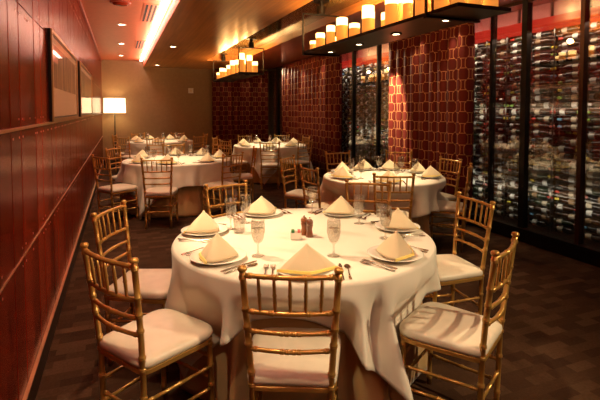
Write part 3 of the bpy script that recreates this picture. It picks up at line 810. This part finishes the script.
# condiments
def mill(x, y, m_, lab, h):
    t = empty('pepper_mill', lab, 'mill', (x, y, TZ+.001))
    b = bmesh.new(); lathe(b, [(.023, 0), (.024, .006), (.021, .02), (.016, .045), (.019, .062), (.022, .072), (.021, .078)], 20, cap0=True, cap1=True); o = obj('body', b, m_, t, True)
    b = bmesh.new(); lathe(b, [(.018, .079), (.022, .084), (.021, .10), (.012, .110), (.006, .112)], 20, cap0=True, cap1=True); obj('cap', b, m_, t, True)
    b = bmesh.new(); lathe(b, [(.003, .111), (.006, .114), (.006, .119), (.003, .122)], 12, cap0=True, cap1=True); obj('knob', b, M['steel'], t, True)
mill(1.082, 2.545, M['mill'], 'dark brown wooden pepper mill at the centre of the front table', .12)
mill(1.068, 2.60, M['mill2'], 'lighter wooden salt mill just behind the darker mill on the front table', .11)
t = empty('sugar_caddy', 'white square sugar caddy left of the mills on the front table', 'caddy', (.985, 2.53, TZ+.001), -.3)
b = bmesh.new()
for (x0, x1, y0, y1, z1) in ((-.032, .032, -.024, .024, .004), (-.032, .032, -.024, -.020, .042), (-.032, .032, .020, .024, .042), (-.032, -.028, -.020, .020, .042), (.028, .032, -.020, .020, .042)): box(b, x0, x1, y0, y1, 0, z1)
obj('bowl', b, M['porcelain'], t)
for k in range(9):
    m_ = [M['packet_green'], M['packet_white'], M['packet_pink']][k//3]
    put('sugar_packet', None, 0, 0, 0, 0, 'x', 'packet', None) if False else None
for k in range(9):
    nm = ['green', 'white', 'pink'][k//3]
    b = bmesh.new(); box(b, -.0028+0, .0028, -.017, .017, 0, .052)
    o = obj('sugar_packet', b, M['packet_'+nm], None)
    x = -.0245+k*.0062; c_, s_ = math.cos(-.3), math.sin(-.3)
    o.location = (.985+x*c_, 2.53+x*s_, TZ+.0055); o.rotation_euler = (0, 0, -.3)
    tag(o, '%s sweetener packet standing in the caddy, %s of its colour' % (nm, ['leftmost', 'middle', 'rightmost'][k % 3]), 'packet', 'sweetener packets')

# other tables ----------------------------------------------------------------
def far_table(T, R_, S, rot, chairs, tname, tlab, clab, seed, detail, naproto=None):
    grp = 'chairs around ' + tname
    s = seat_all(T, [(x*.978, y*.978, l, tr) for x, y, l, tr in chairs], grp)
    table(*T, R_, tlab); cloth(*T, R_, S, math.radians(rot), s, clab, seed)
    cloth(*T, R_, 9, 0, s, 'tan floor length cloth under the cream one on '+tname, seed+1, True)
    for i, (x, y, lab, tr) in enumerate(chairs):
        d = math.degrees(math.atan2(y-T[1], x-T[0]))
        nm = WH[i]
        rnd = random.Random(seed*10+i)
        setting(*T, R_-.18, d, nm, tname, detail, None, rnd.uniform(-.8, .8))
WH = ['nearest seat', 'lower left seat', 'upper left seat', 'far seat', 'upper right seat', 'right seat', 'lower right seat']
far_table((.85, 7.40), .84, 1.12, 5, [
    (.44, 6.17, 'gold chair with its back to us at the left middle table, ivory seat', 3),
    (-.26, 6.80, 'gold chair by the red wall, nearer one, at the left middle table', 0),
    (-.12, 8.20, 'gold chair by the red wall, farther one, at the left middle table', 0),
    (.92, 8.66, 'gold chair on the far side of the left middle table', 0),
    (1.74, 8.30, 'gold chair at the far right of the left middle table, facing us', 0),
    (2.12, 7.35, 'dark gold chair seen side-on right of the left middle table', 0),
    (1.52, 6.42, 'dark gold chair at the right front of the left middle table, back to us', 0)],
    'the left middle table', 'round table in the left middle under a cream cloth', 'cream cloth draped over the left middle table, corner touching the carpet', 21, 1)
far_table((2.93, 4.63), .72, 1.0, 12, [
    (2.51, 3.77, 'dark gold chair with its back to us at the right middle table', 0),
    (1.95, 4.62, 'dark gold chair at the near left of the right middle table, back to us', 0),
    (2.10, 5.72, 'dark chair seen side-on left of the right middle table, facing right', 0),
    (3.07, 6.13, 'gold chair behind the right middle table, left of two facing us', 0),
    (4.00, 5.88, 'gold chair behind the right middle table, right of two facing us', 0),
    (4.03, 4.74, 'gold chair right of the right middle table, farther of the curtain pair', 0),
    (3.70, 4.02, 'gold chair right of the right middle table, nearer of the curtain pair', 0)],
    'the right middle table', 'round table at right middle under a cream cloth', 'cream cloth draped over the right middle table near the curtain', 31, 1)
far_table((3.15, 9.70), .82, 1.1, 20, [
    (2.76, 8.52, 'gold chair with its back to us at the centre rear table', 0),
    (2.05, 9.40, 'gold chair left of the centre rear table, nearer of two', 0),
    (2.05, 10.50, 'gold chair left of the centre rear table, farther of two', 0),
    (2.93, 11.08, 'gold chair behind the centre rear table, left of two facing us', 0),
    (3.86, 10.90, 'gold chair behind the centre rear table, right of two facing us', 0),
    (4.14, 9.95, 'gold chair right of the centre rear table, farther of two', 0),
    (3.62, 8.74, 'gold chair right of the centre rear table, nearer of two, ivory seat', 0)],
    'the centre rear table', 'round table at the centre rear under a cream cloth', 'cream cloth draped over the centre rear table', 41, 0)
far_table((.95, 11.9), .82, 1.1, 40, [
    (.75, 10.85, 'dark gold chair with its back to us at the far left table', 0),
    (.05, 11.30, 'dark gold chair at the near left of the far left table', 0),
    (-.14, 12.45, 'gold chair left of the far left table, beside the floor lamp', 0),
    (.45, 13.08, 'gold chair behind the far left table, left of two facing us', 0),
    (1.50, 13.05, 'gold chair behind the far left table, right of two facing us', 0),
    (2.15, 12.3, 'dim chair right of the far left table before the dark curtain', 0),
    (1.80, 11.2, 'dim chair at the near right of the far left table', 0)],
    'the far left table', 'round table at the far left under a cream cloth', 'cream cloth draped over the far left table beneath the lamp', 51, 0)

# ------------------------------------------------------------------ light
W = (1., .79, .47)
def ceil_spot(x, y, z, e, to=None, ang=80, rad=.03, col=W): spot((x, y, z-.02), to or (x, y, 0), e, ang, .6, col, rad)
for y in (-1., 1.4, 3.4, 5.8, 8.0, 10.3, 12.5): ceil_spot(.05, y, ZC, 85 if y < 11 else 30, (.35, y, 0), 62)
for y in (4.9, 9.1, 13.0): ceil_spot(.98, y, ZS, 55 if y < 12 else 22, None, 55)
# table pools
ceil_spot(-.05, 3.25, ZC, 270, (1.05, 2.6, .76), 40)                    # from the left ceiling row on to the front table
ceil_spot(3.6, -.1, 2.80, 300, (1.35, 2.0, .6), 46, .025)               # right soffit spot behind camera right
ceil_spot(.9, 6.9, ZS, 210, (.85, 7.3, .76), 46)
ceil_spot(3.2, 4.4, 2.82, 210, (2.95, 4.65, .76), 44)
ceil_spot(3.3, 9.3, 2.82, 190, (3.15, 9.7, .76), 46)
ceil_spot(1.1, 11.6, ZS, 190, (.95, 11.9, .76), 46)
ceil_spot(3.80, 6.45, 2.82, 900, (4.28, 6.32, 1.55), 30)
ceil_spot(4.05, 7.3, 2.82, 90, (4.25, 5.6, 1.2), 60)
ceil_spot(4.05, 12.4, 2.82, 160, (4.25, 10.5, 1.2), 70)                    # curtain wash
for y in (9.2, 10.4, 11.5): ceil_spot(4.12, y, 2.82, 25, (4.26, y, 0), 60)
for y in (4.9, 5.7): ceil_spot(4.12, y, 2.82, 22, (4.26, y, 0), 60)
for x in (2.9, 3.6, 4.1): ceil_spot(x, 13.34, 2.78, 7, (x, 13.42, 0), 60)
# candle glow
for y in (2.8, 3.5, 4.2, 4.9): point((2.43, y, 2.60), 7, (1., .52, .17), .04)
for y in (8.9, 9.9, 10.9): point((2.43, y, 2.60), 7, (1., .52, .17), .04)
for y in (3.4, 4.6, 9.2, 10.6): area((2.43, y, 2.56), (PI, 0, 0), .35, .9, 34, (1., .56, .20))
# cove strip
area((.56, 5.7, ZC-.02), (0, math.radians(35), 0), .1, 15, 14, (1., .62, .45))
area((.60, 5.7, ZC-.10), (0, math.radians(180-35), 0), .05, 15, 110, (1., .66, .48))
# red cellar glow, unseen area lights added to brighten header boards and racks
area((XG+.2, 3.5, 2.52), (PI, 0, 0), .1, 12, 10, (1., .2, .15))
area((XG+.12, 3.5, 2.56), (0, math.radians(-110), 0), .05, 10, 8, (1., .62, .52))
area((XG+.07, 4.1, 1.55), (0, math.radians(-75), 0), .04, 2.6, 5, (1., .86, .66))
area((XG+.07, 4.1, .55), (0, math.radians(-90), 0), .04, 2.6, 5, (1., .9, .72))
area((XG+.07, 7.6, 1.1), (0, math.radians(-90), 0), .04, 2.2, 4, (1., .86, .66))
area((XG+.12, 4.2, 2.47), (0, math.radians(-12), 0), .08, 3.5, 24, (1., .78, .58))
area((XG+.12, 8.0, 2.47), (0, math.radians(-12), 0), .08, 3.0, 16, (1., .85, .7))
point((-.13, 13.32, 1.68), 26, (1., .70, .36), .05)
# soft fill of the rest of the dining room behind the camera
area((1.6, -1.4, 2.6), (math.radians(40), 0, 0), 2.5, 1., 12, (1., .66, .42))

w = bpy.data.worlds.new('world'); scene.world = w; w.use_nodes = True
w.node_tree.nodes['Background'].inputs[0].default_value = (.10, .05, .03, 1); w.node_tree.nodes['Background'].inputs[1].default_value = .3

# ------------------------------------------------------------------ camera
f = 450.; psi = math.atan(180/f); p = math.atan(.045); cyp = 110+f*math.tan(p)
F = Vector((math.sin(psi)*math.cos(p), math.cos(psi)*math.cos(p), -math.sin(p))); Rv = Vector((math.cos(psi), -math.sin(psi), 0)); U = Rv.cross(F)
cam = bpy.data.cameras.new('camera'); co = bpy.data.objects.new('camera', cam); link(co)
mtx = Matrix((Rv, U, -F)).transposed().to_4x4(); mtx.translation = (0, 0, 1.55); co.matrix_world = mtx
cam.sensor_width = 36; cam.lens = f/600*36; cam.shift_y = -(200-cyp)/600; cam.clip_start = .05
scene.camera = co
vs = scene.view_settings; vs.view_transform = 'Standard'; vs.look = 'None'; vs.gamma = 1; vs.use_curve_mapping = False; vs.exposure = .38
scene.cycles.max_bounces = 8; scene.cycles.transparent_max_bounces = 24; scene.cycles.caustics_reflective = False; scene.cycles.caustics_refractive = False
scene.cycles.sample_clamp_indirect = 4
